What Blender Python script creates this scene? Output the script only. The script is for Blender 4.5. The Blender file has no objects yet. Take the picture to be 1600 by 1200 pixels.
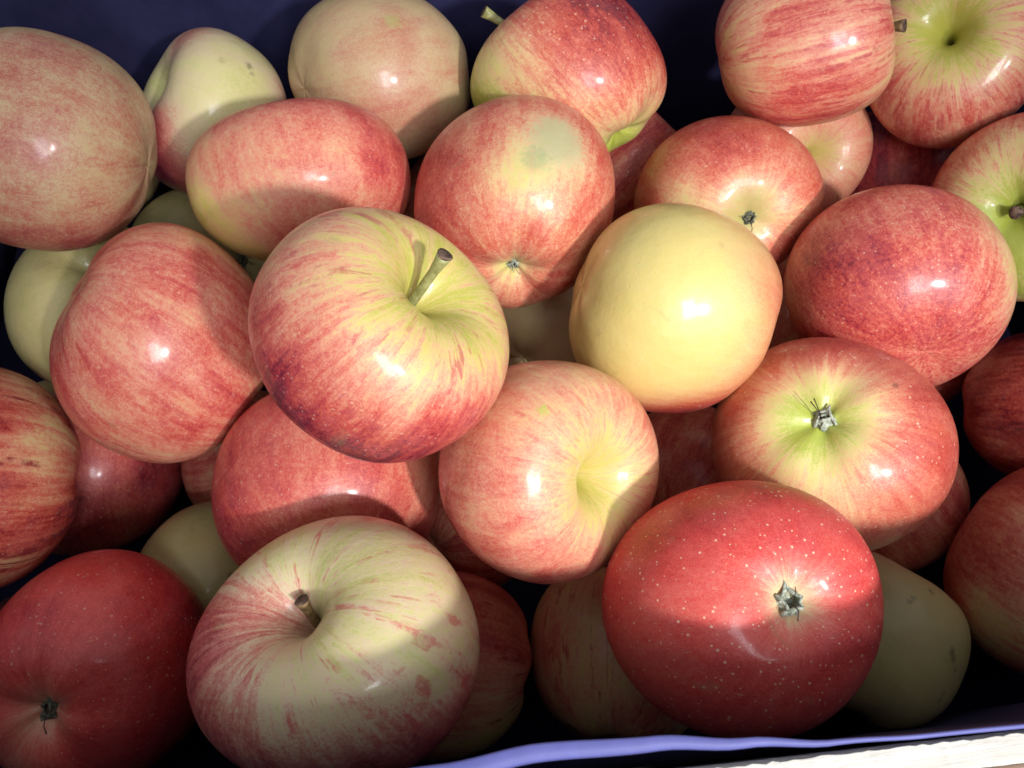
import bpy, bmesh, math, random
import numpy as np
from mathutils import Vector, Matrix

S = bpy.context.scene
C = S.collection
# ------------------------------------------------------------------ camera
TILT = math.radians(25.5)                 # lens looks down into the crate, tipped forward
CAM_Z = 0.405                             # height above the surface under the crate
cam_d = bpy.data.cameras.new('camera'); cam = bpy.data.objects.new('camera', cam_d); C.objects.link(cam)
cam.location = (0, 0, CAM_Z); cam.rotation_euler = (TILT, 0, 0)
cam_d.sensor_width = 36; cam_d.lens = 1250 / 1600 * 36
cam_d.clip_start = 0.01; cam_d.clip_end = 50
cam_d.dof.use_dof = True; cam_d.dof.focus_distance = 0.235; cam_d.dof.aperture_fstop = 32
S.camera = cam
# ------------------------------------------------------------------ light
W = bpy.data.worlds.new('World'); S.world = W; W.use_nodes = True
W.node_tree.nodes['Background'].inputs[0].default_value = (0.93, 0.95, 1.0, 1)
W.node_tree.nodes['Background'].inputs[1].default_value = 0.47
def lamp(kind, name, pos, target, energy, col, **kw):
    d = bpy.data.lights.new(name, kind); o = bpy.data.objects.new(name, d); C.objects.link(o)
    d.energy = energy; d.color = col
    for k, v in kw.items(): setattr(d, k, v)
    o.location = pos
    o.rotation_euler = (Vector(target) - Vector(pos)).to_track_quat('-Z', 'Y').to_euler()
    return o
aim = Vector((0.065, 0.100, 0.17))
ldir = Vector((0.46, -0.66, 0.77)).normalized()
lamp('SPOT', 'stall_lamp', aim + ldir * 1.1, aim, 58.0, (1.0, 0.985, 0.98), spot_size=math.radians(23), spot_blend=1.0, shadow_soft_size=0.034)
lamp('AREA', 'window_light', aim + Vector((0.19, -0.62, 0.76)) * 0.9, aim, 5.0, (0.90, 0.94, 1.0), shape='RECTANGLE', size=0.20, size_y=0.32)
S.view_settings.view_transform = 'Standard'; S.view_settings.look = 'None'
S.view_settings.exposure = 0.0; S.view_settings.gamma = 1.0
S.render.engine = 'CYCLES'

# ------------------------------------------------------------------ node helper
class NT:
    def __init__(s, name):
        s.m = bpy.data.materials.new(name); s.m.use_nodes = True; s.t = s.m.node_tree
        s.b = s.t.nodes['Principled BSDF']
    def n(s, kind, **kw):
        o = s.t.nodes.new(kind)
        for k, v in kw.items(): setattr(o, k, v)
        return o
    def put(s, sock, v):
        if isinstance(v, bpy.types.NodeSocket): s.t.links.new(v, sock)
        else:
            if sock.type == 'RGBA' and len(v) == 3: v = (*v, 1)
            sock.default_value = v
    def math(s, op, a, b=0.0, c=None, clamp=False):
        o = s.n('ShaderNodeMath', operation=op, use_clamp=clamp); s.put(o.inputs[0], a); s.put(o.inputs[1], b)
        if c is not None: s.put(o.inputs[2], c)
        return o.outputs[0]
    def vec(s, op, a, b=(0, 0, 0)):
        o = s.n('ShaderNodeVectorMath', operation=op); s.put(o.inputs[0], a); s.put(o.inputs[1], b)
        return o.outputs['Value'] if op in ('DISTANCE', 'LENGTH', 'DOT_PRODUCT') else o.outputs[0]
    def noise(s, co, scale, detail=3, rough=.55, dist=0.0):
        o = s.n('ShaderNodeTexNoise'); s.put(o.inputs['Vector'], co)
        o.inputs['Scale'].default_value = scale; o.inputs['Detail'].default_value = detail
        o.inputs['Roughness'].default_value = rough; o.inputs['Distortion'].default_value = dist
        return o.outputs[0]
    def step(s, v, a, b, lo=0.0, hi=1.0):
        o = s.n('ShaderNodeMapRange', interpolation_type='SMOOTHSTEP'); s.put(o.inputs[0], v)
        for i, x in enumerate((a, b, lo, hi)): s.put(o.inputs[1 + i], x)
        return o.outputs[0]
    def mix(s, f, a, b):
        o = s.n('ShaderNodeMix', data_type='RGBA'); s.put(o.inputs[0], f); s.put(o.inputs[6], a); s.put(o.inputs[7], b)
        return o.outputs[2]
    def ramp(s, v, stops):
        o = s.n('ShaderNodeValToRGB'); s.put(o.inputs[0], v); e = o.color_ramp.elements
        while len(e) < len(stops): e.new(0.5)
        for q, (p, c) in zip(e, stops): q.position = p; q.color = (*c, 1)
        return o.outputs[0]
    def bump(s, h, strength, dist):
        o = s.n('ShaderNodeBump'); o.inputs['Strength'].default_value = strength; o.inputs['Distance'].default_value = dist
        s.put(o.inputs['Height'], h); s.put(s.b.inputs['Normal'], o.outputs[0])
    def set(s, **kw):
        for k, v in kw.items(): s.put(s.b.inputs[k.replace('_', ' ')], v)

# ------------------------------------------------------------------ materials
def mat_simple(name, col, col2, scale, rough, bumpd=0.0, spec=.5, stretch=(1, 1, 1)):
    q = NT(name); tc = q.n('ShaderNodeTexCoord').outputs['Object']
    co = q.vec('MULTIPLY', tc, stretch)
    nz = q.noise(co, scale, 5, .6)
    q.set(Base_Color=q.mix(q.step(nz, .35, .65), col, col2), Roughness=rough, Specular_IOR_Level=spec)
    if bumpd: q.bump(nz, 1.0, bumpd)
    return q.m
M_PAPER = mat_simple('violet_paper_shaded', (.020, .019, .066), (.028, .026, .082), 60, .7, .0002, .3)  # walls and floor: base colour darkened to stand in for shade
M_LIP = mat_simple('violet_paper_lit_lip', (.080, .084, .27), (.094, .098, .31), 90, .6, .0002)  # same paper on the lip, colour lightened to look brightly lit
def mat_wood():
    q = NT('painted_wood'); tc = q.n('ShaderNodeTexCoord').outputs['Object']
    g = q.noise(q.vec('MULTIPLY', tc, (14, 160, 160)), 1.0, 6, .65, .6)
    d = q.noise(tc, 45, 5, .6)
    c = q.mix(q.step(g, .3, .7), (.46, .43, .37), (.62, .60, .55))
    c = q.mix(q.math('MULTIPLY', q.step(d, .55, .75), .5), c, (.40, .33, .25))
    q.set(Base_Color=c, Roughness=.7); q.bump(q.math('ADD', g, d), .8, .0008)
    return q.m
M_WOOD = mat_wood()
M_TAN = mat_simple('raw_wood', (.42, .29, .22), (.52, .38, .30), 30, .75, .0004, stretch=(1, 8, 8))
M_GROUND = mat_simple('ground_surface', (.16, .14, .12), (.22, .20, .18), 25, .85, .0006)
M_STEM = mat_simple('green_stem', (.22, .21, .07), (.36, .35, .14), 420, .42, .0003)
M_STEMB = mat_simple('brown_stem', (.10, .055, .025), (.24, .15, .06), 420, .6, .0004)
M_CUT = mat_simple('cut_stem_end', (.05, .025, .015), (.20, .12, .08), 500, .8, .0003)
M_SEPAL = mat_simple('woolly_sepal', (.20, .22, .16), (.46, .48, .40), 650, .85, .0003, .2)
M_SEPALD = mat_simple('dry_sepal', (.07, .075, .055), (.20, .20, .15), 650, .85, .0003, .2)
M_STAMEN = mat_simple('dry_stamen', (.02, .012, .01), (.06, .04, .03), 500, .7)

PAL = {
 'std':  [(0.0, (.38, .43, .06)), (.22, (.58, .52, .17)), (.40, (.66, .44, .21)), (.56, (.62, .25, .14)), (.74, (.52, .095, .06)), (.90, (.34, .030, .026)), (1.0, (.16, .012, .018))],
 'pink': [(0.0, (.46, .44, .07)), (.22, (.63, .49, .165)), (.40, (.66, .37, .20)), (.56, (.65, .23, .145)), (.74, (.54, .088, .066)), (.90, (.36, .032, .042)), (1.0, (.17, .014, .03))],
 'yel':  [(0.0, (.60, .53, .17)), (.22, (.68, .53, .18)), (.40, (.68, .42, .17)), (.56, (.62, .27, .12)), (.74, (.50, .10, .05)), (.90, (.30, .03, .025)), (1.0, (.16, .012, .018))],
 'grn':  [(0.0, (.45, .46, .12)), (.20, (.62, .57, .25)), (.40, (.68, .53, .34)), (.56, (.62, .27, .19)), (.74, (.46, .09, .08)), (.90, (.26, .028, .04)), (1.0, (.14, .012, .028))],
 'olive':[(0.0, (.40, .36, .14)), (.22, (.50, .41, .18)), (.40, (.50, .34, .19)), (.56, (.45, .18, .11)), (.74, (.34, .06, .05)), (.90, (.22, .022, .025)), (1.0, (.12, .010, .016))],
 'red':  [(0.0, (.55, .50, .22)), (.22, (.66, .48, .26)), (.40, (.66, .32, .20)), (.56, (.66, .16, .115)), (.74, (.60, .068, .058)), (.90, (.42, .024, .028)), (1.0, (.15, .008, .014))],
}

def skin(name, p, dirs, marks, seed):
    """p: parameters; dirs: [(direction in the apple's own axes, size, weight)]; marks: [(dir, size, colour, strength)]"""
    q = NT(name)
    a = q.n('ShaderNodeAttribute', attribute_name='own_axes').outputs['Vector']
    nrm = q.vec('NORMALIZE', a)
    warp = q.noise(q.vec('ADD', nrm, (seed * 1.7, seed * .9, 0)), 3.0, 3, .6)
    sx = q.n('ShaderNodeSeparateXYZ'); q.put(sx.inputs[0], nrm)
    az = q.vec('NORMALIZE', q.vec('MULTIPLY', a, (1, 1, 0)))
    t = q.math('DIVIDE', q.math('ARCCOSINE', sx.outputs[2]), math.pi)
    cb = q.n('ShaderNodeCombineXYZ'); q.put(cb.inputs[2], q.math('MULTIPLY', q.math('ADD', t, q.math('MULTIPLY', warp, .25)), p.get('len', .75)))
    polar = q.vec('ADD', q.vec('ADD', az, cb.outputs[0]), (seed * 3.1, seed * 1.3, seed * .7))
    K = p.get('K', 5.0)
    s1 = q.noise(polar, K, 5, .62, .35)
    s2 = q.noise(q.vec('ADD', polar, (9, 4, 2)), K * 3.4, 8, .72, .3)
    lo = q.noise(q.vec('ADD', nrm, (seed, seed * 2, 5)), 1.7, 4, .6, .4)
    mot = q.noise(q.vec('ADD', nrm, (3, seed, 1)), 26, 6, .75)
    mot2 = q.noise(q.vec('ADD', nrm, (seed, 7, 1)), 75, 3, .7)
    f = q.math('ADD', p['f'], q.math('MULTIPLY', q.math('SUBTRACT', s1, .5), p.get('s1', .9)))
    f = q.math('ADD', f, q.math('MULTIPLY', q.math('SUBTRACT', s2, .5), p.get('s2', .55)))
    f = q.math('ADD', f, q.math('MULTIPLY', q.math('SUBTRACT', lo, .5), p.get('lo', .6)))
    f = q.math('ADD', f, q.math('MULTIPLY', q.math('SUBTRACT', mot, .5), p.get('mot', .52)))
    f = q.math('ADD', f, q.math('MULTIPLY', q.math('SUBTRACT', mot2, .5), .42))
    jit = q.math('MULTIPLY', q.math('SUBTRACT', s2, .5), .55)
    for d, s, w in dirs:
        e = q.math('ADD', q.math('DIVIDE', q.vec('DISTANCE', nrm, d), s), jit)
        f = q.math('ADD', f, q.math('MULTIPLY', q.math('EXPONENT', q.math('MULTIPLY', q.math('MULTIPLY', e, e), -1.0)), w))
    # greener round the stem and the blossom end
    for key, tt in (('gs', t), ('gc', q.math('SUBTRACT', 1.0, t))):
        if key in p:
            w, s = p[key]; e = q.math('ADD', q.math('DIVIDE', tt, s), q.math('MULTIPLY', jit, 1.3))
            f = q.math('SUBTRACT', f, q.math('MULTIPLY', q.math('EXPONENT', q.math('MULTIPLY', q.math('POWER', q.math('ABSOLUTE', e), 2.4), -1.0)), w))
    col = q.ramp(f, PAL[p.get('pal', 'std')])
    # separate carmine stripes
    st = q.step(q.noise(q.vec('ADD', polar, (21, 14, 8)), K * 1.7, 4, .62, .6), .545, .63)
    brk = q.step(q.noise(q.vec('ADD', nrm, (5, seed, 8)), 5.5, 4, .6), .40, .56)
    st = q.math('MULTIPLY', q.math('MULTIPLY', st, brk), q.math('MULTIPLY', q.step(f, .0, .3), p.get('st', .5)))
    col = q.mix(st, col, p.get('sc', (.44, .045, .045)))
    # pale lenticels
    vo = q.n('ShaderNodeTexVoronoi'); q.put(vo.inputs['Vector'], nrm); vo.inputs['Scale'].default_value = p.get('ls', 17.0); vo.inputs['Randomness'].default_value = 1.0
    sc = q.n('ShaderNodeSeparateColor'); q.put(sc.inputs[0], vo.outputs['Color'])
    sz = q.math('ADD', .09, q.math('MULTIPLY', sc.outputs[0], .20))
    dot = q.math('SUBTRACT', 1.0, q.math('DIVIDE', vo.outputs['Distance'], sz), clamp=True)
    dot = q.math('MULTIPLY', q.math('MULTIPLY', q.step(dot, 0.0, .7), q.step(f, .35, .65)), p.get('len_', .35))
    col = q.mix(dot, col, (.78, .52, .36))
    # tiny dark specks
    v2 = q.n('ShaderNodeTexVoronoi'); q.put(v2.inputs['Vector'], nrm); v2.inputs['Scale'].default_value = 9.0
    spk = q.math('MULTIPLY', q.step(v2.outputs['Distance'], .035, .012), p.get('spk', .45))
    col = q.mix(spk, col, (.12, .09, .04))
    for d, s, c, w in marks:
        e = q.math('ADD', q.math('DIVIDE', q.vec('DISTANCE', nrm, d), s), q.math('MULTIPLY', q.math('SUBTRACT', mot2 if s < .1 else mot, .5), 3.0 if s < .1 else 1.6))
        if s < .1: e = q.math('ADD', e, q.math('MULTIPLY', q.math('SUBTRACT', mot, .5), 2.2))
        e = q.math('ADD', e, q.math('MULTIPLY', q.math('SUBTRACT', lo, .5), .8))
        col = q.mix(q.step(e, 1.3, .45, 0.0, w), col, c)
    # grey green floor of the two hollows
    col = q.mix(q.step(t, .045, .02, 0.0, .55 if 'gs' in p else 0.0), col, (.20, .19, .07))
    col = q.mix(q.step(t, .955, .985, 0.0, .75 if p.get('blossom') else 0.0), col, (.20, .21, .13))
    # faint rubbed and bruised places, dull bloom
    rub = q.noise(q.vec('ADD', nrm, (seed * 2.3, 1, seed)), 3.1, 5, .65, .8)
    col = q.mix(q.step(rub, .62, .74, 0.0, .30), col, (.30, .20, .10))
    scr = q.noise(q.vec('MULTIPLY', q.vec('ADD', nrm, (seed, seed * 1.9, 3)), (3.5, 24, 9)), 1.5, 3, .5, .4)
    col = q.mix(q.step(scr, .70, .74, 0.0, .35), col, (.62, .46, .30))
    bloom = q.step(q.noise(q.vec('ADD', nrm, (seed, 3, 9)), 4.5, 5, .7, .5), .38, .66)
    col = q.mix(q.math('MULTIPLY', bloom, .03), col, (.62, .58, .60))
    q.set(Base_Color=col, Specular_IOR_Level=p.get('spec', .42), Coat_Weight=q.math('MULTIPLY', q.math('SUBTRACT', 1.0, q.math('MULTIPLY', bloom, .5)), p.get('coat', .35)), Coat_Roughness=q.math('ADD', .07, q.math('MULTIPLY', mot2, .16)))
    q.set(Roughness=q.math('ADD', q.math('ADD', .30, q.math('MULTIPLY', bloom, .12)), q.math('MULTIPLY', mot, .14)))
    q.set(Subsurface_Weight=.12, Subsurface_Scale=.004, Subsurface_Radius=(1.0, .45, .2))
    h = q.math('ADD', q.math('MULTIPLY', q.noise(nrm, 4, 3, .5), .6), q.math('ADD', q.math('MULTIPLY', mot2, .14), q.math('MULTIPLY', dot, -.03)))
    q.bump(h, .55, .0016)
    return q.m

# ------------------------------------------------------------------ measured apples
# how each apple looks. d: blush patches (dx, dy, size, weight) seen from the front; m: marks (dx, dy, size, colour, strength)
BR = (.13, .10, .04); GG = (.27, .31, .15)
LOOK = {
'A1': dict(label='large pale peach faintly streaked apple in the far left corner', pal='olive', f=.42, K=3.5, s1=.55, s2=.4, lo=.6, mot=.55, st=.12, len_=.1, sc=(.42,.09,.06), d=[(.1,-1.0,.7,.45),(-.3,.1,.5,.12),(-.1,.8,.4,.1)]),
'A2': dict(label='green and cream apple with two brown scars, beside the large pale peach one', pal='grn', f=.18, s1=.3, s2=.3, lo=.3, mot=.3, st=.05, len_=.1, d=[(-.92,-.85,.75,.98),(-.35,.9,.5,.38),(.9,.3,.45,.35),(-.7,-.1,.35,.22)], m=[(.38,.60,.050,BR,.6),(.08,.60,.042,(.30,.28,.08),.4),(.41,.52,.035,BR,.4)], gs=(.3,.12)),
'A3': dict(label='tan cream apple against the far paper, right of the scarred green one', pal='olive', f=.36, s1=.3, s2=.2, lo=.45, mot=.25, st=.06, len_=.05, d=[(.1,-.35,.55,.18),(.2,.55,.35,.12)], m=[(.08,.55,.09,(.36,.38,.10),.5)]),
'A4': dict(label='dark red apple with green lower edge and a long bent stem against the far paper', f=.82, s1=.4, s2=.4, lo=.5, st=.35, len_=.6, spk=.5, d=[(.5,-.9,.85,-.9),(-.98,-.25,.85,-1.0),(-.3,-.35,.35,-.1),(.35,.75,.6,.15)], pal='std'),
'A5': dict(label='glossy apple striped red sideways, at the far edge beside an open yellow-green hollow', pal='pink', f=.56, K=5, s1=.9, s2=.8, st=.85, len_=.3, len=.5, d=[(-.1,-.9,.5,.22),(-.8,-.2,.5,-.15),(.95,-.3,.4,-.25)], coat=.6),
'A6': dict(label='pink streaked apple in the far right corner, its open yellow-green hollow turned up', pal='pink', f=.62, K=6, s1=.7, s2=.9, st=.6, len_=.1, gs=(.85,.18), d=[(.5,-.1,.4,-.15)], coat=.6),
'A7': dict(label='wide red apple with a yellow underside leaning behind the one with the tall green stem', pal='pink', f=.56, K=3.5, s1=.4, s2=.3, lo=.8, mot=.6, st=.12, len_=.3, d=[(.25,1.0,.55,.42),(-.85,-.35,.5,-.28),(-.3,-1.1,.5,-.4),(.9,.1,.5,.15)]),
'A8': dict(label='round red apple with a large grey-green bare patch and a pinched blossom end', pal='std', f=.68, K=3.5, s1=.4, s2=.3, lo=.6, mot=.55, st=.12, len_=.4, gc=(.25,.10), d=[(.05,.2,.42,-.22),(-.9,.1,.5,.14),(.25,.5,.4,-.25),(-.1,-.75,.25,-.22)], m=[(.36,.58,.24,GG,.85),(.36,.56,.36,(.52,.44,.24),.55),(.18,.42,.13,GG,.5)]),
'A9': dict(label='big top apple in the middle with a short green stem and crimson foot', pal='pink', f=.46, K=5, s1=.8, s2=.8, lo=.4, st=.6, len_=.4, gs=(.45,.27), d=[(-.35,-.95,.80,.58),(-.85,-.3,.6,.25),(.6,-.6,.5,.22),(-.3,.6,.4,.08)], sc=(.42,.045,.06), coat=.5),
'A10': dict(label='pink apple brushed with diagonal red streaks, left of the one with the tall green stem', pal='pink', f=.62, K=3.5, s1=.7, s2=.6, lo=.6, mot=.55, st=.3, len_=.35, d=[(-.95,-.2,.5,.12),(.1,-.95,.4,-.05),(.5,-.25,.35,.12)], coat=.5),
'A11': dict(label='dull olive apple low at the left, blossom end below the large pale peach one', pal='olive', f=.12, s1=.25, s2=.2, lo=.25, mot=.15, st=0, len_=0, gc=(.15,.15)),
'A12': dict(label='red apple with an olive band and dark dry blossom end, behind the plain yellow one', pal='std', f=.70, s1=.3, s2=.22, lo=.5, st=.05, len_=.35, gc=(.50,.18), d=[(-.45,.1,.32,-.3),(0,.7,.5,.12),(.6,-.6,.4,.12)], m=[(.2,-.1,.42,(.33,.24,.09),.45)]),
'A13': dict(label='plain pale yellow apple with a blush of red only along its foot', pal='yel', f=.14, K=4, s1=.14, s2=.10, lo=.14, mot=.12, st=.04, len_=.35, spk=.55, d=[(-.25,-1.0,.50,.62),(.25,-1.0,.40,.42),(1.0,.0,.75,.50),(.6,-.65,.4,.18),(.7,.3,.4,.12)], coat=.7, m=[(.35,.55,.035,(.40,.30,.12),.4)]),
'A14': dict(label='small pale pink apple with a green stem hollow, wedged below the sideways striped glossy one', pal='pink', f=.54, s1=.3, s2=.35, lo=.3, st=.1, len_=.05, gs=(.35,.13)),
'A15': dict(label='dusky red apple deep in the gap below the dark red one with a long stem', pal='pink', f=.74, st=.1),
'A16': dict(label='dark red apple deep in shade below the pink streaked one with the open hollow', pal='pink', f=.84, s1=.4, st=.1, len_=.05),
'A17': dict(label='large dusky red mottled apple with a cream right edge, right of the plain yellow one', pal='pink', f=.78, K=4, s1=.4, s2=.4, lo=.55, mot=.8, st=.15, len_=.45, d=[(1.0,.25,.55,-.48),(.2,-1.0,.5,-.2),(-.95,.3,.45,-.22),(-.3,.3,.3,.05)], sc=(.36,.04,.05)),
'A18': dict(label='apple cut by the right picture edge with a wide yellow-green hollow round its stem', pal='std', f=.76, K=5, s1=.5, s2=.6, st=.35, len_=.3, gs=(.75,.26), d=[(-.55,-.5,.5,-.35),(.2,-.8,.6,-.5)], coat=.5),
'A19': dict(label='deep crimson apple at the right picture edge, low between two larger ones', pal='std', f=.82, K=5, s1=.5, s2=.6, st=.5, len_=.1, sc=(.20,.01,.02)),
'A20': dict(label='red and orange apple with a green star round its raised grey blossom end', pal='std', f=.68, K=4, s1=.25, s2=.35, lo=.35, mot=.30, st=.06, len_=.55, gc=(.75,.17), d=[(-.85,.1,.55,-.06),(-.15,-.55,.42,-.24),(.75,.15,.6,.12),(.1,.9,.5,.16),(-.3,.15,.28,-.10)], m=[(.56,.52,.028,(.20,.05,.03),.7)], coat=.5, ls=15),
'A21': dict(label='red shouldered apple with a cream flank, near right corner', pal='std', f=.70, K=5, s1=.5, s2=.5, st=.3, len_=.15, d=[(.2,-.5,.6,-.35),(-.95,-.1,.4,.15),(-.4,.8,.5,.1),(-.55,-.6,.35,-.25)]),
'A22': dict(label='pinkish apple with a deep empty stem hollow facing right, in the middle of the crate', pal='pink', f=.52, K=4.5, s1=.45, s2=.5, lo=.45, mot=.55, st=.35, len_=.3, gs=(.50,.19), d=[(-.8,-.55,.6,.20),(.9,.1,.5,.12),(0,-1,.5,.2),(.1,.75,.4,-.12)], m=[(-.04,.45,.045,(.42,.45,.08),.75)], coat=.6),
'A23': dict(label='dark coral apple shaded beneath the one with the tall green stem', pal='pink', f=.74, K=3, s1=.4, s2=.28, lo=.5, st=.06, len_=.3, d=[(.85,.1,.45,-.2),(-.1,.45,.3,-.12),(-.8,-.3,.5,.12)]),
'A24': dict(label='large cream green apple with pink stripes and a stub of brown stem, nearest row', pal='grn', f=.27, K=4.5, s1=.7, s2=.85, lo=.5, mot=.5, st=.7, len_=.05, spk=.5, gs=(.12,.18), d=[(-.98,.0,.55,.55),(.0,-1.05,.80,.72),(.9,-.6,.50,.45),(.5,.85,.45,.25),(-.62,.55,.25,.35)], sc=(.56,.10,.10), coat=.4),
'A25': dict(label='deep red speckled apple in the near left corner with a grey dried blossom end', pal='red', f=.82, K=3, s1=.25, s2=.2, lo=.3, mot=.25, st=.0, len_=.35, ls=16, gc=(.38,.12), d=[(.9,.3,.6,.14),(-.7,-.85,.5,-.25)]),
'A26': dict(label='apple with bold dark red stripes running sideways, cut by the left picture edge', pal='std', f=.74, K=3.5, s1=1.2, s2=.6, st=.95, len_=.3, len=.5, sc=(.26,.018,.022), d=[(.55,.25,.4,-.3),(.9,-.5,.5,.25),(.3,-.9,.5,.12)]),
'A27': dict(label='shaded red apple, low between the diagonally streaked one and the deep red one', pal='pink', f=.78, s1=.3, s2=.3, st=.1, len_=.3, d=[(-.45,.85,.5,-.55),(.7,.2,.5,.12)]),
'A28': dict(label='olive green scratched apple low beside the deep red speckled one', pal='olive', f=.10, s1=.2, s2=.2, lo=.2, mot=.15, st=0, len_=0, d=[], m=[(.1,.1,.05,BR,.6),(.2,-.1,.04,BR,.6)], spk=.8),
'A30': dict(label='shaded red striped apple behind the large cream green one, with a cream foot', pal='pink', f=.70, K=4.5, s1=.6, s2=.5, st=.7, len_=.1, sc=(.28,.02,.02), d=[(.45,-.8,.6,-.5),(.3,.9,.5,.12)], len=.5),
'A31': dict(label='cream apple with long red streaks, low beside the glossy red speckled one', pal='pink', f=.38, K=5, s1=.6, s2=.6, st=.8, len_=.1, sc=(.40,.05,.05), d=[(.3,-.6,.4,.2),(-.9,-.1,.4,.2)]),
'A32': dict(label='glossy red apple covered in pale specks with a grey-green dried blossom end, nearest row', pal='red', f=.75, K=3, s1=.2, s2=.22, lo=.3, mot=.28, st=.0, len_=.85, ls=18, gc=(.62,.085), d=[(-.7,.5,.4,.12),(.1,.95,.5,.12),(-.1,.1,.5,-.05),(-.8,-.5,.5,-.06)], coat=.18, spec=.33),
'A33': dict(label='olive beige apple with dark scuff marks, low in the near right part', pal='olive', f=.20, s1=.25, s2=.2, lo=.25, mot=.2, st=0, len_=0, spk=.8, d=[(.1,.95,.4,.3)], m=[(.52,.50,.040,BR,.6),(.75,-.1,.05,BR,.7),(.77,-.18,.05,BR,.6),(.66,-.55,.04,BR,.5),(.62,-.62,.04,BR,.5),(.3,.35,.030,BR,.5),(.33,.39,.03,BR,.5),(.8,-.3,.03,BR,.5)]),
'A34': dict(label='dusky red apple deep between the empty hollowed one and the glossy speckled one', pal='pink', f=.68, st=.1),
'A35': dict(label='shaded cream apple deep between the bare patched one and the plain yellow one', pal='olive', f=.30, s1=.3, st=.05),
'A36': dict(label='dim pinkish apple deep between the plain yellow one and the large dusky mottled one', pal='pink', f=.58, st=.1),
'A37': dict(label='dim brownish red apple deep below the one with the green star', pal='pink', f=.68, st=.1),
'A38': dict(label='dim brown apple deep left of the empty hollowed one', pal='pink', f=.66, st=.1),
'A39': dict(label='small olive apple deep behind the pink streaked one, its blossom end just showing', pal='olive', f=.10, s1=.2, st=0),
}
STEM = {'A9': ((.455,.60,.74), .043, 'green'), 'A24': ((-.27,.35,.48), .036, 'brown'), 'A5': ((1.07,.02,.15), .05, 'brown'),
        'A4': ((-1.0,.80,.05), .045, 'green'), 'A18': ((-.10,-.05,.70), .05, 'green')}
CALYX = {'A20': (1.15, 0), 'A32': (1.2, 0), 'A12': (.9, 1), 'A25': (1.0, 1), 'A8': (.6, 0), 'A11': (1.0, 1), 'A39': (.9, 1)}
DENT = {'A7': [(-.18, .98, .22, .07)], 'A13': [(1.0, -.45, .25, .03)], 'A23': [(-.1, .3, .6, .02)]}
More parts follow.
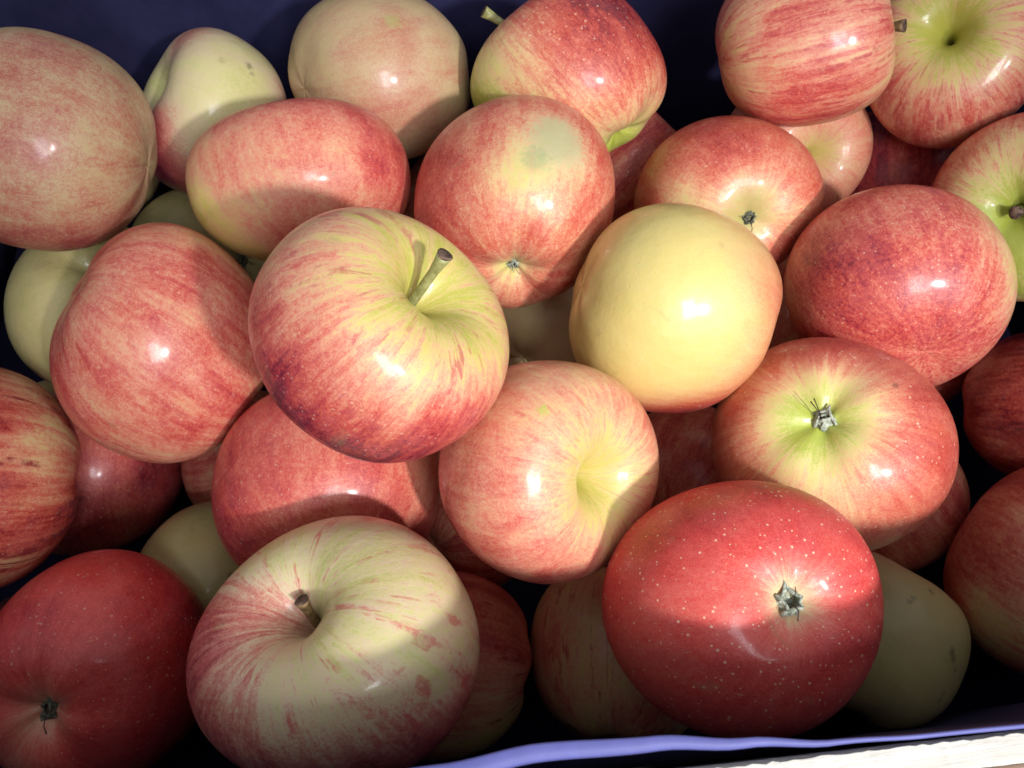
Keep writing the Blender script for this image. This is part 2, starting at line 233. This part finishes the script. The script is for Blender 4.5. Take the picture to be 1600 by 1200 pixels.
# key, centre from the camera height (m), radius, own axes as columns, shape, phases
APPLES = [
 ('A1', [-0.16992, 0.20788, -0.22943], 0.03913, [[0.1926, 0.2237, -0.9524], [-0.6256, 0.7809, 0.0576], [0.7555, 0.59, 0.2874]], {'h': 0.93, 'cd': 0.02, 'lob': 0.008}, [3.413, 1.748, 2.666, 5.305]),
 ('A2', [-0.1344, 0.26359, -0.27356], 0.03561, [[0.5737, 0.3898, -0.6825], [-0.5874, 0.8275, -0.015], [0.5666, 0.4525, 0.7024]], {}, [3.243, 3.584, 0.179, 1.077]),
 ('A3', [-0.05589, 0.27217, -0.25835], 0.03793, [[0.5559, -0.1249, -0.8809], [-0.6266, 0.573, -0.4801], [0.5616, 0.7494, 0.2693]], {'h': 0.92, 'sd': 0.06, 'cd': 0.1}, [3.753, 4.245, 1.879, 4.589]),
 ('A4', [0.02648, 0.2535, -0.24586], 0.03703, [[-0.4647, 0.6804, -0.6671], [-0.6503, 0.2233, 0.6836], [0.6153, 0.6983, 0.2664]], {'tp': 0.14, 'n': 2.5, 'h': 0.95}, [2.714, 1.094, 1.074, 5.198]),
 ('A5', [0.11759, 0.26531, -0.23358], 0.03489, [[0.151, -0.2479, 1.0446], [0.7285, 0.6326, 0.0311], [-0.6718, 0.6246, 0.3144]], {'n': 2.4, 'h': 0.94, 'cd': 0.02, 'lob': 0.006}, [0.929, 1.434, 5.071, 1.874]),
 ('A6', [0.19272, 0.28087, -0.25271], 0.03859, [[0.8163, 0.0206, -0.5516], [-0.2596, 0.9085, -0.3547], [0.4768, 0.4569, 0.7578]], {'sw': 0.4, 'sd': 0.74, 'se': 1.8}, [0.526, 2.094, 5.397, 0.664]),
 ('A7', [-0.0804, 0.20249, -0.24667], 0.03902, [[-0.7451, 0.702, -0.2143], [-0.4138, -0.1733, 0.8493], [0.5896, 0.6953, 0.3525]], {'h': 0.8, 'cd': 0.03, 'lob': 0.008, 'sd': 0.4}, [0.054, 5.993, 2.823, 3.832]),
 ('A8', [0.00123, 0.19117, -0.24607], 0.03838, [[-0.9978, -0.026, 0.0229], [0.0206, 0.0891, 0.9967], [-0.0279, 0.9964, -0.087]], {'h': 0.96, 'cd': 0.22}, [1.022, 4.74, 3.538, 1.415]),
 ('A9', [-0.03693, 0.10779, -0.19652], 0.03504, [[0.6591, -0.4033, 0.6621], [0.3621, 0.8973, 0.1895], [-0.675, 0.1016, 0.7256]], {'sw': 0.4, 'sd': 0.74, 'se': 1.9}, [1.467, 0.216, 3.643, 0.811]),
 ('A10', [-0.12417, 0.1387, -0.26271], 0.03850, [[0.5758, 0.3762, -0.6295], [-0.3823, 0.9667, 0.2615], [0.7168, 0.189, 0.688]], {'tp': 0.13, 'h': 1.0, 'sd': 0.1, 'cd': 0.04}, [3.84, 3.086, 4.392, 1.222]),
 ('A11', [-0.17541, 0.17631, -0.29174], 0.03489, [[-0.852, -0.1541, -0.4329], [-0.1897, 1.0128, 0.0381], [0.3976, 0.1528, -0.9093]], {}, [0.729, 4.135, 2.359, 3.848]),
 ('A12', [0.09003, 0.21313, -0.27027], 0.03599, [[-1.0283, -0.024, -0.1148], [-0.096, 0.5768, 0.7793], [0.0316, 0.7685, -0.6183]], {'lob': 0.01}, [3.844, 1.062, 2.738, 4.831]),
 ('A13', [0.05844, 0.14358, -0.24189], 0.03547, [[0.1635, 0.2285, -0.955], [-0.4975, 0.8631, 0.1206], [0.8512, 0.4596, 0.2576]], {'h': 0.97, 'sd': 0.04, 'cd': 0.06, 'tp': 0.09}, [2.355, 4.021, 5.966, 0.475]),
 ('A14', [0.13324, 0.26647, -0.29908], 0.03469, [[1.0033, -0.0613, 0.2254], [0.1912, 0.6697, -0.6894], [-0.0919, 0.6914, 0.7004]], {}, [5.35, 0.464, 5.62, 2.741]),
 ('A15', [0.05348, 0.26831, -0.31479], 0.04023, [[0.1282, -0.7416, 0.6949], [0.6433, 0.5677, 0.485], [-0.7548, 0.3579, 0.5314]], {}, [0.952, 5.456, 5.815, 3.067]),
 ('A16', [0.20611, 0.27508, -0.33551], 0.04635, [[-0.4291, 0.8264, -0.1045], [-0.5727, -0.1741, 0.8774], [0.6985, 0.3649, 0.6552]], {}, [1.231, 4.413, 2.598, 3.622]),
 ('A17', [0.14916, 0.16521, -0.26552], 0.04070, [[-0.9995, -0.059, 0.0023], [-0.0164, 0.3201, 0.946], [-0.0576, 0.9446, -0.3224]], {'cd': 0.02, 'lob': 0.006}, [2.356, 2.19, 5.832, 0.183]),
 ('A18', [0.21409, 0.20964, -0.26838], 0.03694, [[0.6977, -0.1182, -0.65], [-0.3004, 0.8613, -0.4966], [0.5618, 0.6081, 0.5728]], {'h': 0.85}, [2.835, 1.88, 1.45, 5.56]),
 ('A19', [0.24194, 0.14826, -0.33427], 0.03639, [[0.7419, 0.0124, 0.6923], [0.2692, 0.8903, -0.3174], [-0.6162, 0.4039, 0.6785]], {}, [5.92, 3.637, 0.368, 5.708]),
 ('A20', [0.1109, 0.10256, -0.26392], 0.03901, [[-0.9223, 0.137, 0.3803], [0.1726, 0.9754, 0.0596], [-0.3685, 0.1143, -0.9222]], {}, [5.324, 3.126, 1.281, 4.724]),
 ('A21', [0.21945, 0.07066, -0.3299], 0.03833, [[-0.7687, 0.3658, -0.4143], [-0.0923, 0.7895, 0.7422], [0.6193, 0.6094, -0.4717]], {'h': 0.97}, [4.258, 3.221, 3.917, 2.996]),
 ('A22', [0.01159, 0.08642, -0.2443], 0.03589, [[0.733, 0.1125, 0.6645], [0.2227, 0.8946, -0.3968], [-0.6394, 0.4416, 0.6301]], {'sw': 0.46, 'sd': 0.92, 'se': 2.2}, [0.699, 1.324, 1.463, 0.954]),
 ('A23', [-0.06641, 0.09083, -0.2798], 0.04046, [[-0.9495, 0.1713, -0.1414], [-0.0931, 0.2614, 0.9865], [0.1951, 0.9582, -0.2175]], {'cd': 0.04}, [0.986, 4.41, 1.642, 2.837]),
 ('A24', [-0.05011, 0.03052, -0.2463], 0.03975, [[0.9618, 0.0905, -0.3448], [0.0163, 0.9346, 0.2664], [0.3387, -0.2719, 0.9012]], {'sw': 0.42, 'sd': 0.76, 'se': 2.0}, [4.374, 1.797, 1.425, 3.462]),
 ('A25', [-0.14399, 0.02961, -0.2926], 0.03828, [[-0.9629, -0.197, 0.1114], [-0.1018, 0.8491, 0.5429], [-0.211, 0.5132, -0.8294]], {'cd': 0.24}, [0.666, 4.682, 3.594, 2.878]),
 ('A26', [-0.19735, 0.0957, -0.27918], 0.04100, [[0.7219, 0.0209, -0.6877], [-0.2112, 0.9622, -0.1896], [0.6587, 0.2853, 0.6954]], {}, [3.182, 0.361, 3.941, 0.832]),
 ('A27', [-0.19764, 0.1309, -0.35354], 0.04440, [[-0.9191, -0.1853, -0.0292], [-0.0778, 0.7017, -0.8229], [0.1043, -0.6988, -0.7082]], {}, [0.66, 0.805, 0.549, 0.725]),
 ('A28', [-0.12184, 0.06776, -0.33928], 0.03464, [[-0.3271, 0.3274, -0.8853], [-0.236, 0.8807, 0.4134], [0.9146, 0.3448, -0.2111]], {}, [3.29, 0.251, 1.168, 4.853]),
 ('A30', [-0.02434, 0.03529, -0.31677], 0.03555, [[0.1968, 0.0933, -1.0172], [-0.1054, 0.9572, 0.0628], [0.9753, 0.0858, 0.2023]], {'h': 0.9}, [5.442, 1.653, 0.825, 0.261]),
 ('A31', [0.04135, 0.03778, -0.3217], 0.03600, [[-0.1212, 0.915, 0.1068], [-0.0038, -0.1092, 1.0651], [0.9935, 0.1104, 0.0327]], {}, [3.583, 1.685, 3.801, 0.533]),
 ('A32', [0.0681, 0.04327, -0.24188], 0.03834, [[-1.0139, 0.0554, -0.2041], [0.0361, 0.948, 0.1502], [0.1857, 0.1284, -0.9751]], {'lob': 0.012}, [0.889, 1.956, 3.484, 0.79]),
 ('A33', [0.15024, 0.04898, -0.34114], 0.03528, [[0.3996, -0.756, 0.4523], [0.1303, 0.5572, 0.8643], [-0.9074, -0.253, 0.3233]], {'tp': 0.02, 'h': 0.95}, [4.083, 5.954, 2.437, 4.027]),
 ('A34', [0.07913, 0.10916, -0.33458], 0.03553, [[-0.719, -0.3656, 0.5826], [0.2369, 0.6669, 0.7131], [-0.6475, 0.6541, -0.3919]], {}, [4.904, 2.394, 5.204, 4.909]),
 ('A35', [0.01595, 0.17962, -0.31671], 0.03588, [[-0.8423, -0.3173, 0.4571], [0.2699, 0.4767, 0.8276], [-0.4814, 0.8126, -0.3213]], {}, [2.635, 0.814, 0.688, 0.893]),
 ('A36', [0.12946, 0.19462, -0.33604], 0.03779, [[-0.6344, -0.4442, 0.6042], [0.3594, 0.5392, 0.7808], [-0.663, 0.732, -0.1764]], {}, [5.096, 2.812, 3.942, 5.538]),
 ('A37', [0.17303, 0.11442, -0.35864], 0.03502, [[-0.5291, 0.4998, 0.6327], [0.2907, 0.8968, -0.4361], [-0.7569, -0.0331, -0.6508]], {}, [4.153, 2.058, 1.227, 5.42]),
 ('A38', [-0.02277, 0.09913, -0.3382], 0.03583, [[-0.8806, -0.265, 0.3678], [0.1205, 0.6545, 0.7582], [-0.4426, 0.7162, -0.5409]], {}, [0.962, 0.93, 1.341, 0.957]),
 ('A39', [-0.15173, 0.22725, -0.33868], 0.03886, [[-0.6124, -0.0775, -0.7916], [-0.4058, 0.882, 0.2265], [0.6831, 0.4554, -0.5695]], {}, [5.927, 0.556, 4.367, 4.396]),
]
FILL = [
 ([-0.1922, 0.0345, -0.3462], 0.0349),
 ([-0.0945, 0.2612, -0.3639], 0.0334),
 ([-0.1212, 0.1318, -0.3586], 0.0332),
 ([-0.0517, 0.17, -0.3043], 0.0341),
 ([0.1167, 0.2697, -0.3639], 0.0331),
 ([-0.0195, 0.2458, -0.3166], 0.0367),
 ([-0.0822, 0.1867, -0.3625], 0.0335),
 ([0.0641, 0.2087, -0.3656], 0.0364),
 ([0.1996, 0.1981, -0.3642], 0.0365),
 ([-0.0723, 0.0248, -0.3641], 0.0336),
 ([-0.2049, 0.2664, -0.3], 0.0363),
]

# ------------------------------------------------------------------ mesh helpers
def link(o, parent=None):
    C.objects.link(o)
    if parent is not None: o.parent = parent
    return o
def mesh_obj(name, V, F, mat, parent=None, smooth=True, loc=None):
    me = bpy.data.meshes.new(name); me.from_pydata([tuple(v) for v in V], [], F); me.update()
    if smooth: me.polygons.foreach_set('use_smooth', [True] * len(me.polygons))
    for m_ in (mat if isinstance(mat, (list, tuple)) else [mat]): me.materials.append(m_)
    o = bpy.data.objects.new(name, me); link(o, parent)
    if loc is not None: o.location = loc
    return o
def empty(name, loc, rz=0.0, parent=None):
    o = bpy.data.objects.new(name, None); o.empty_display_size = .02; link(o, parent); o.location = loc; o.rotation_euler = (0, 0, rz)
    return o
def tag(o, label, cat, group=None):
    o['label'] = label; o['category'] = cat
    if group: o['group'] = group
def unit(v): v = np.array(v, float); return v / np.linalg.norm(v)
UPV = np.array([0, math.cos(TILT), math.sin(TILT)])
EYE = np.array([0, 0, CAM_Z])
def frame(c):
    w = unit(EYE - c); u = unit(np.cross(UPV, w)); return u, np.cross(w, u), w

# ------------------------------------------------------------------ crate and paper
YAW = math.atan(.1015)
ORG = Vector((0, -.0043, 0)); RIM = CAM_Z - .178
XL, XR, YB = -.268, .306, .345
ca, sa = math.cos(YAW), math.sin(YAW)

mesh_obj('ground', [(-6, -6, 0), (6, -6, 0), (6, 6, 0), (-6, 6, 0)], [(0, 1, 2, 3)], M_GROUND)['kind'] = 'structure'

rnd = random.Random(3)
def plank(name, a, b, zlo, zhi, thick, out, parent, mat, rough=.0, n=90):
    """board from a to b in the crate's own axes; 'out' is the outward side; its top edge is roughly sawn"""
    ax, ay = a; bx_, by = b; V = []; F = []
    w1 = 0.0
    for i in range(n + 1):
        t = i / n; x = ax + (bx_ - ax) * t; y = ay + (by - ay) * t
        w1 = w1 * .7 + rnd.uniform(-1, 1) * rough
        ji = rnd.uniform(-1, 1) * rough * .7; jo = rnd.uniform(-1, 1) * rough * .3
        c = .0007
        prof = [(-ji * .2, zlo), (ji * .3, zhi - c * 1.6 + w1 * .3), (c + ji, zhi + w1 * .5), (thick - c, zhi + w1 * .25), (thick + jo * .3, zhi - c * 1.6), (thick, zlo)]
        for o_, z in prof: V.append((x + out[0] * o_, y + out[1] * o_, z))
    m = 6
    for i in range(n):
        for k in range(m):
            k2 = (k + 1) % m; F.append((i * m + k, i * m + k2, (i + 1) * m + k2, (i + 1) * m + k))
    F.append(tuple(range(m))); F.append(tuple(reversed(range(n * m, n * m + m))))
    bm = bmesh.new(); me = bpy.data.meshes.new(name)
    vs = [bm.verts.new(v) for v in V]
    for f in F: bm.faces.new([vs[i] for i in f])
    bmesh.ops.recalc_face_normals(bm, faces=bm.faces); bm.to_mesh(me); bm.free()
    me.materials.append(mat); o = bpy.data.objects.new(name, me); link(o, parent)
    return o
crate = empty('crate', ORG, YAW)
tag(crate, 'shallow wooden crate with a rough white painted front edge holding all the apples', 'crate')
TB = .0060
for (zl, zh) in ((.006, .080), (.086, .152), (.158, RIM - .0015)):
    top = zh > .2
    plank('front_board', (XL - .012, .0002), (XR + .012, .0002), zl, zh, TB, (0, -1), crate, M_WOOD, .0004 if top else .0003, 420)
    plank('back_board', (XR + .012, YB + .004), (XL - .012, YB + .004), zl, zh, TB, (0, 1), crate, M_WOOD, .0006)
    plank('side_board', (XL - .005, .006), (XL - .005, YB - .002), zl, zh, TB, (-1, 0), crate, M_WOOD, .0005)
    plank('side_board', (XR + .005, YB - .002), (XR + .005, .006), zl, zh, TB, (1, 0), crate, M_WOOD, .0005)
for k in range(5):
    y0 = .002 + k * .069
    plank('floor_board', (XL, y0), (XR, y0), .001, .0052, .064, (0, 1), crate, M_TAN, .0003, 20)
plank('front_batten', (XL - .02, -.0062), (XR + .03, -.0062), .186, RIM - .006, .010, (0, -1), crate, M_TAN, .0004, 60)

# violet paper: floor, walls and a folded lip that wanders along the front
def sm(x, a, b):
    t = min(1, max(0, (x - a) / (b - a))); return t * t * (3 - 2 * t)
def front_in(x):      # how far the paper's top edge leans in over the apples, by position along the front
    pts = [(-.27, .002), (-.12, .0035), (-.045, .0040), (-.014, .0050), (.006, .0068), (.030, .0058), (.048, .0036), (.066, .0014), (.085, .0006), (.12, .0002), (.31, .0002)]
    for (a, va), (b, vb) in zip(pts, pts[1:]):
        if x <= b: return va + (vb - va) * sm(x, a, b)
    return .0002
def lip_w(x):
    return .0030 * (1 - .80 * sm(x, .015, .080)) + .0006 * (1 - sm(x, -.02, .03))
V = []; F = []
path = []
nx, ny = 200, 90
x0, x1, y1 = XL + .001, XR - .001, YB + .001
for i in range(nx + 1): path.append(('f', x0 + (x1 - x0) * i / nx, 0))
for i in range(1, ny): path.append(('r', x1, y1 * i / ny))
for i in range(nx + 1): path.append(('b', x1 - (x1 - x0) * i / nx, y1))
for i in range(1, ny): path.append(('l', x0, y1 * (1 - i / ny)))
zs = list(np.linspace(.0065, RIM - .03, 9)) + list(np.linspace(RIM - .026, RIM - .004, 7)) + [RIM - .0014, RIM]
rows = len(zs) + 4
for k, (s_, x, y) in enumerate(path):
    for j, z in enumerate(zs):
        h = z / RIM; wv = .0010 * math.sin(x * 61 + y * 47 + z * 30) + .0007 * math.sin(x * 143 - y * 90 + z * 55)
        wv *= sm(z, .0, .06)
        X, Y = x, y
        if s_ == 'f':
            e = front_in(x) * sm(z, RIM - .022, RIM) ** 1.2
            bulge = .0046 * sm(x, .150, .200) * (1 - sm(z, RIM - .075, RIM - .004))
            Y = .0009 + e + bulge + abs(wv) * .35 * (1 - sm(z, RIM - .01, RIM))
        elif s_ == 'b': Y = y - abs(wv) * 2
        elif s_ == 'r': X = x - abs(wv) * 2
        else: X = x + abs(wv) * 2
        V.append((X, Y, z))
    lw = lip_w(x) if s_ == 'f' else .004
    top = V[-1]
    for a in (.12, .45, .85, 1.0):
        dz = (.0001 - .0003 * a ** 3) if a < 1 else -.0009
        if s_ == 'f': V.append((top[0], max(top[1] - lw * a, .0003 if x > .2 else -.9), top[2] + dz))
        elif s_ == 'b': V.append((top[0], top[1] + .003 * a, top[2] + dz))
        elif s_ == 'r': V.append((top[0] + .003 * a, top[1], top[2] + dz))
        else: V.append((top[0] - .003 * a, top[1], top[2] + dz))
N = len(path)
for k in range(N):
    k2 = (k + 1) % N
    for j in range(rows - 1): F.append((k * rows + j, k2 * rows + j, k2 * rows + j + 1, k * rows + j + 1))
F.append(tuple(k * rows for k in range(N)))
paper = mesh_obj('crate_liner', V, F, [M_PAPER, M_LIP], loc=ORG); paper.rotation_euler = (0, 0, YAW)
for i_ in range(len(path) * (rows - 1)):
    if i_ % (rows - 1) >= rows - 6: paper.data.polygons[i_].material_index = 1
so = paper.modifiers.new('thickness', 'SOLIDIFY'); so.thickness = .00035; so.offset = 0
tag(paper, 'violet blue paper lining the crate, its folded edge lying along the front board', 'paper liner')

# ------------------------------------------------------------------ apples
def radial(th, ph, s, P):
    h = s.get('h', .88); n = s.get('n', 2.3); tp = s.get('tp', .07)
    sd = s.get('sd', .60); sw = s.get('sw', .40); cd = s.get('cd', .16); cw = s.get('cw', .30)
    a = np.pi - th
    r = 1 / ((np.abs(np.sin(th)) ** n + (np.abs(np.cos(th)) / h) ** n) ** (1 / n)) * (1 + tp * np.cos(th))
    r = r - sd * (.62 * np.exp(-(th / (sw * .62)) ** s.get('se', 1.5)) + .38 * np.exp(-(th / (sw * 1.5)) ** 2.2)) - cd * np.exp(-(a / cw) ** 1.8)
    lob = s.get('lob', .02); p1, p2, p3, p4 = P
    r = r + lob * np.cos(5 * ph + p1) * np.exp(-((a - .45) / .5) ** 2) + .4 * lob * np.cos(5 * ph + p2) * np.exp(-((th - .45) / .4) ** 2)
    r = r + s.get('wob', .028) * (np.sin(2 * ph + p3) * np.sin(th) ** 2 + .6 * np.sin(3 * ph + p4) * np.sin(th) ** 3 + .5 * np.sin(ph + p2) * np.sin(th) * np.cos(th) * 2)
    return r
def canon(A, d):
    return unit(np.linalg.inv(A) @ d)
def view_dir(c, dx, dy):
    u, v, w = frame(c); q = dx * dx + dy * dy
    if q > .98: s_ = math.sqrt(.98 / q); dx *= s_; dy *= s_; q = .98
    return dx * u + dy * v + math.sqrt(1 - q) * w
def apple_mesh(name, c, R, A, s, P, dents, mat, hi, parent):
    if hi: th = np.concatenate([np.linspace(0, .75, 30), np.linspace(.79, 2.4, 42), np.linspace(2.43, np.pi, 26)]); seg = 112
    else: th = np.linspace(0, np.pi, 44); seg = 56
    ph = np.linspace(0, 2 * np.pi, seg, endpoint=False)
    T, H = np.meshgrid(th, ph, indexing='ij')
    r = radial(T, H, s, P)
    D = np.stack([np.sin(T) * np.cos(H), np.sin(T) * np.sin(H), np.cos(T)], -1)
    for dx, dy, sz, dep in dents:
        dd = canon(A, view_dir(c, dx, dy)); r = r - dep * np.exp(-(np.linalg.norm(D - dd, axis=-1) / sz) ** 2)
    q = D * r[..., None]
    # merge pole rings
    own = [q[0, 0]] + list(q[1:-1].reshape(-1, 3)) + [q[-1, 0]]
    own = np.array(own); V = own @ A.T * R
    n = len(th) - 2; F = []
    for k in range(seg):
        k2 = (k + 1) % seg
        F.append((0, 1 + k, 1 + k2)); last = 1 + n * seg
        for i in range(n - 1): F.append((1 + i * seg + k, 1 + (i + 1) * seg + k, 1 + (i + 1) * seg + k2, 1 + i * seg + k2))
        F.append((1 + (n - 1) * seg + k, last, 1 + (n - 1) * seg + k2))
    if np.linalg.det(A) < 0: F = [tuple(reversed(f)) for f in F]
    o = mesh_obj(name, V, F, mat, parent)
    at = o.data.attributes.new('own_axes', 'FLOAT_VECTOR', 'POINT'); at.data.foreach_set('vector', own.astype(np.float32).ravel())
    return o
def tube(name, pts, radii, mats, parent, seg=14, cap=1):
    V = []; F = []; pts = [np.array(p, float) for p in pts]
    for i, (p, r) in enumerate(zip(pts, radii)):
        d = unit(pts[min(i + 1, len(pts) - 1)] - pts[max(i - 1, 0)])
        a = unit(np.cross(d, (0.3, .9, .2))); b = np.cross(d, a)
        for k in range(seg):
            t = 2 * math.pi * k / seg; rr = r * (1 + .07 * math.sin(3 * t + i * .4))
            V.append(p + (a * math.cos(t) + b * math.sin(t)) * rr)
    n = len(pts)
    for i in range(n - 1):
        for k in range(seg): k2 = (k + 1) % seg; F.append((i * seg + k, i * seg + k2, (i + 1) * seg + k2, (i + 1) * seg + k))
    e = len(V); V.append(pts[-1] - unit(pts[-1] - pts[-2]) * radii[-1] * .25)
    nf = len(F)
    for k in range(seg): F.append(((n - 1) * seg + k, (n - 1) * seg + (k + 1) % seg, e))
    o = mesh_obj(name, V, F, mats, parent)
    for i in range(nf, len(F)): o.data.polygons[i].material_index = cap
    return o
def calyx(parent, base, out, R, size, dark, seed):
    """dried blossom end: five curled sepals and a few dry stamens in the lower hollow"""
    rg = random.Random(seed); base = np.array(base); out = unit(out)
    a = unit(np.cross(out, (.2, .3, .9))); b = np.cross(out, a)
    cx = empty('calyx', base, parent=parent)
    M = M_SEPALD if dark else M_SEPAL
    L0 = .155 * R * size
    for k in range(5):
        t = 2 * math.pi * (k + rg.uniform(-.12, .12)) / 5; e = a * math.cos(t) + b * math.sin(t); g = np.cross(out, e)
        L = L0 * rg.uniform(.85, 1.25); curl = rg.uniform(-.3, .9); V = []; F = []; n = 8; tw = rg.uniform(-.5, .5)
        for i in range(n + 1):
            s_ = i / n; wd = L * .56 * (math.sin(math.pi * min(1, .22 + .78 * s_)) ** .8) * (1 - s_ ** 3) + L * .02
            # rises out of the hollow leaning inwards, then curls back out
            rad = L * (.50 - .28 * math.sin(s_ * 2.0) + curl * .75 * s_ ** 2.4); ht = L * (1.0 * s_ - .40 * max(0, curl) * s_ ** 3)
            cen = e * rad + out * (ht * .6 - L * .1)
            gg = g * math.cos(tw * s_) + out * math.sin(tw * s_)
            for j in (-1, -.5, 0, .5, 1):
                V.append(cen + gg * wd * j + e * (abs(j) ** 2 * -wd * .55) + e * rg.uniform(-1, 1) * L * .02)
        for i in range(n):
            for j in range(4): F.append((i * 5 + j, i * 5 + j + 1, (i + 1) * 5 + j + 1, (i + 1) * 5 + j))
        o = mesh_obj('sepal', V, F, M, cx)
        m_ = o.modifiers.new('thickness', 'SOLIDIFY'); m_.thickness = L * .10; m_.offset = 0
    for k in range(2):
        t = rg.uniform(0, 6.28); e = a * math.cos(t) + b * math.sin(t); L = L0 * rg.uniform(.7, 1.35)
        q = [e * L * .10, e * L * .14 + out * L * .5, e * L * (.3 + .25 * rg.random()) + out * L * .95, e * L * (.55 + .3 * rg.random()) + out * L * 1.08]
        tube('stamen', q, [.012 * L, .026 * L, .022 * L, .03 * L], [M_STAMEN], cx, 6, 0)
    # woolly plug closing the hollow
    V = []; F = []; n = 10
    for i in range(n + 1):
        for k in range(16):
            t = 2 * math.pi * k / 16; rr = L0 * .62 * i / n
            V.append((a * math.cos(t) + b * math.sin(t)) * rr + out * (L0 * (.18 * math.cos(i / n * 1.5) - .12) + rg.uniform(-1, 1) * L0 * .03))
    for i in range(n):
        for k in range(16): k2 = (k + 1) % 16; F.append((i * 16 + k, i * 16 + k2, (i + 1) * 16 + k2, (i + 1) * 16 + k))
    mesh_obj('calyx_core', V, F, M_SEPALD if dark else M_SEPAL, cx)

GROUP = 'apples piled in the crate'
for i, (key, c, R, A, s, P) in enumerate(APPLES):
    c = np.array(c) + EYE; A = np.array(A); L = dict(LOOK[key], blossom=key in CALYX)
    dirs = [(tuple(canon(A, view_dir(c, dx, dy))), sz, w) for dx, dy, sz, w in L.get('d', [])]
    mk = [(tuple(canon(A, view_dir(c, dx, dy))), sz, col, w) for dx, dy, sz, col, w in L.get('m', [])]
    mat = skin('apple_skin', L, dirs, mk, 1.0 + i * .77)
    parts = key in STEM or key in CALYX
    if parts:
        root = empty('apple', tuple(c)); o = apple_mesh('skin', c, R, A, s, P, DENT.get(key, []), mat, True, root)
    else:
        root = o = apple_mesh('apple', c, R, A, s, P, DENT.get(key, []), mat, True, None); o.location = tuple(c)
    tag(root, L['label'], 'apple', GROUP)
    if key in STEM:
        tip, rr, kind = STEM[key]; u, v, w = frame(c)
        r0 = radial(np.array(0.0), np.array(0.0), s, P); b0 = A @ np.array([0, 0, r0 - .03]) * R; t0 = (tip[0] * u + tip[1] * v + tip[2] * w) * R
        zax = unit(A[:, 2]); ln = np.linalg.norm(t0 - b0); mid = (b0 + t0) / 2 + zax * ln * .10
        pts = []; rad = []
        for q in np.linspace(0, 1, 12):
            pts.append((1 - q) ** 2 * b0 + 2 * q * (1 - q) * (mid + zax * ln * .04) + q * q * t0)
            rad.append(R * rr * (1.05 - .18 * math.sin(q * 2.6) + .62 * max(0, q - .72) ** 1.2 / .28))
        tube('stem', pts, rad, [M_STEM if kind == 'green' else M_STEMB, M_CUT], root)
    if key in CALYX:
        size, dark = CALYX[key]
        rp = radial(np.array(math.pi), np.array(0.0), s, P); out = -A[:, 2]
        calyx(root, out * rp * R, out, R, size, dark, 7 + i)

FILL_LOOK = [dict(pal='olive', f=.75, st=.2, len_=.1), dict(pal='olive', f=.2, s1=.3, st=.05, len_=0), dict(pal='pink', f=.6, st=.3, len_=.1)]
FM = [skin('hidden_apple_skin', L, [], [], 60 + k * 3.3) for k, L in enumerate(FILL_LOOK)]
def rot(a, b, g):
    return np.array(Matrix.Rotation(a, 3, 'Z') @ Matrix.Rotation(b, 3, 'X') @ Matrix.Rotation(g, 3, 'Y'))
rg = random.Random(11)
for i, (c, R) in enumerate(FILL):
    A = rot(rg.uniform(0, 6), rg.uniform(0, 3), rg.uniform(0, 6)); c = np.array(c) + EYE
    o = apple_mesh('apple', c, R * .98, A, {}, (rg.uniform(0, 6), 1, 2, 3), [], FM[i % 3], False, None); o.location = tuple(c)
    tag(o, 'apple in the dark bottom layer of the crate below the others', 'apple', 'bottom layer of apples under the pile')
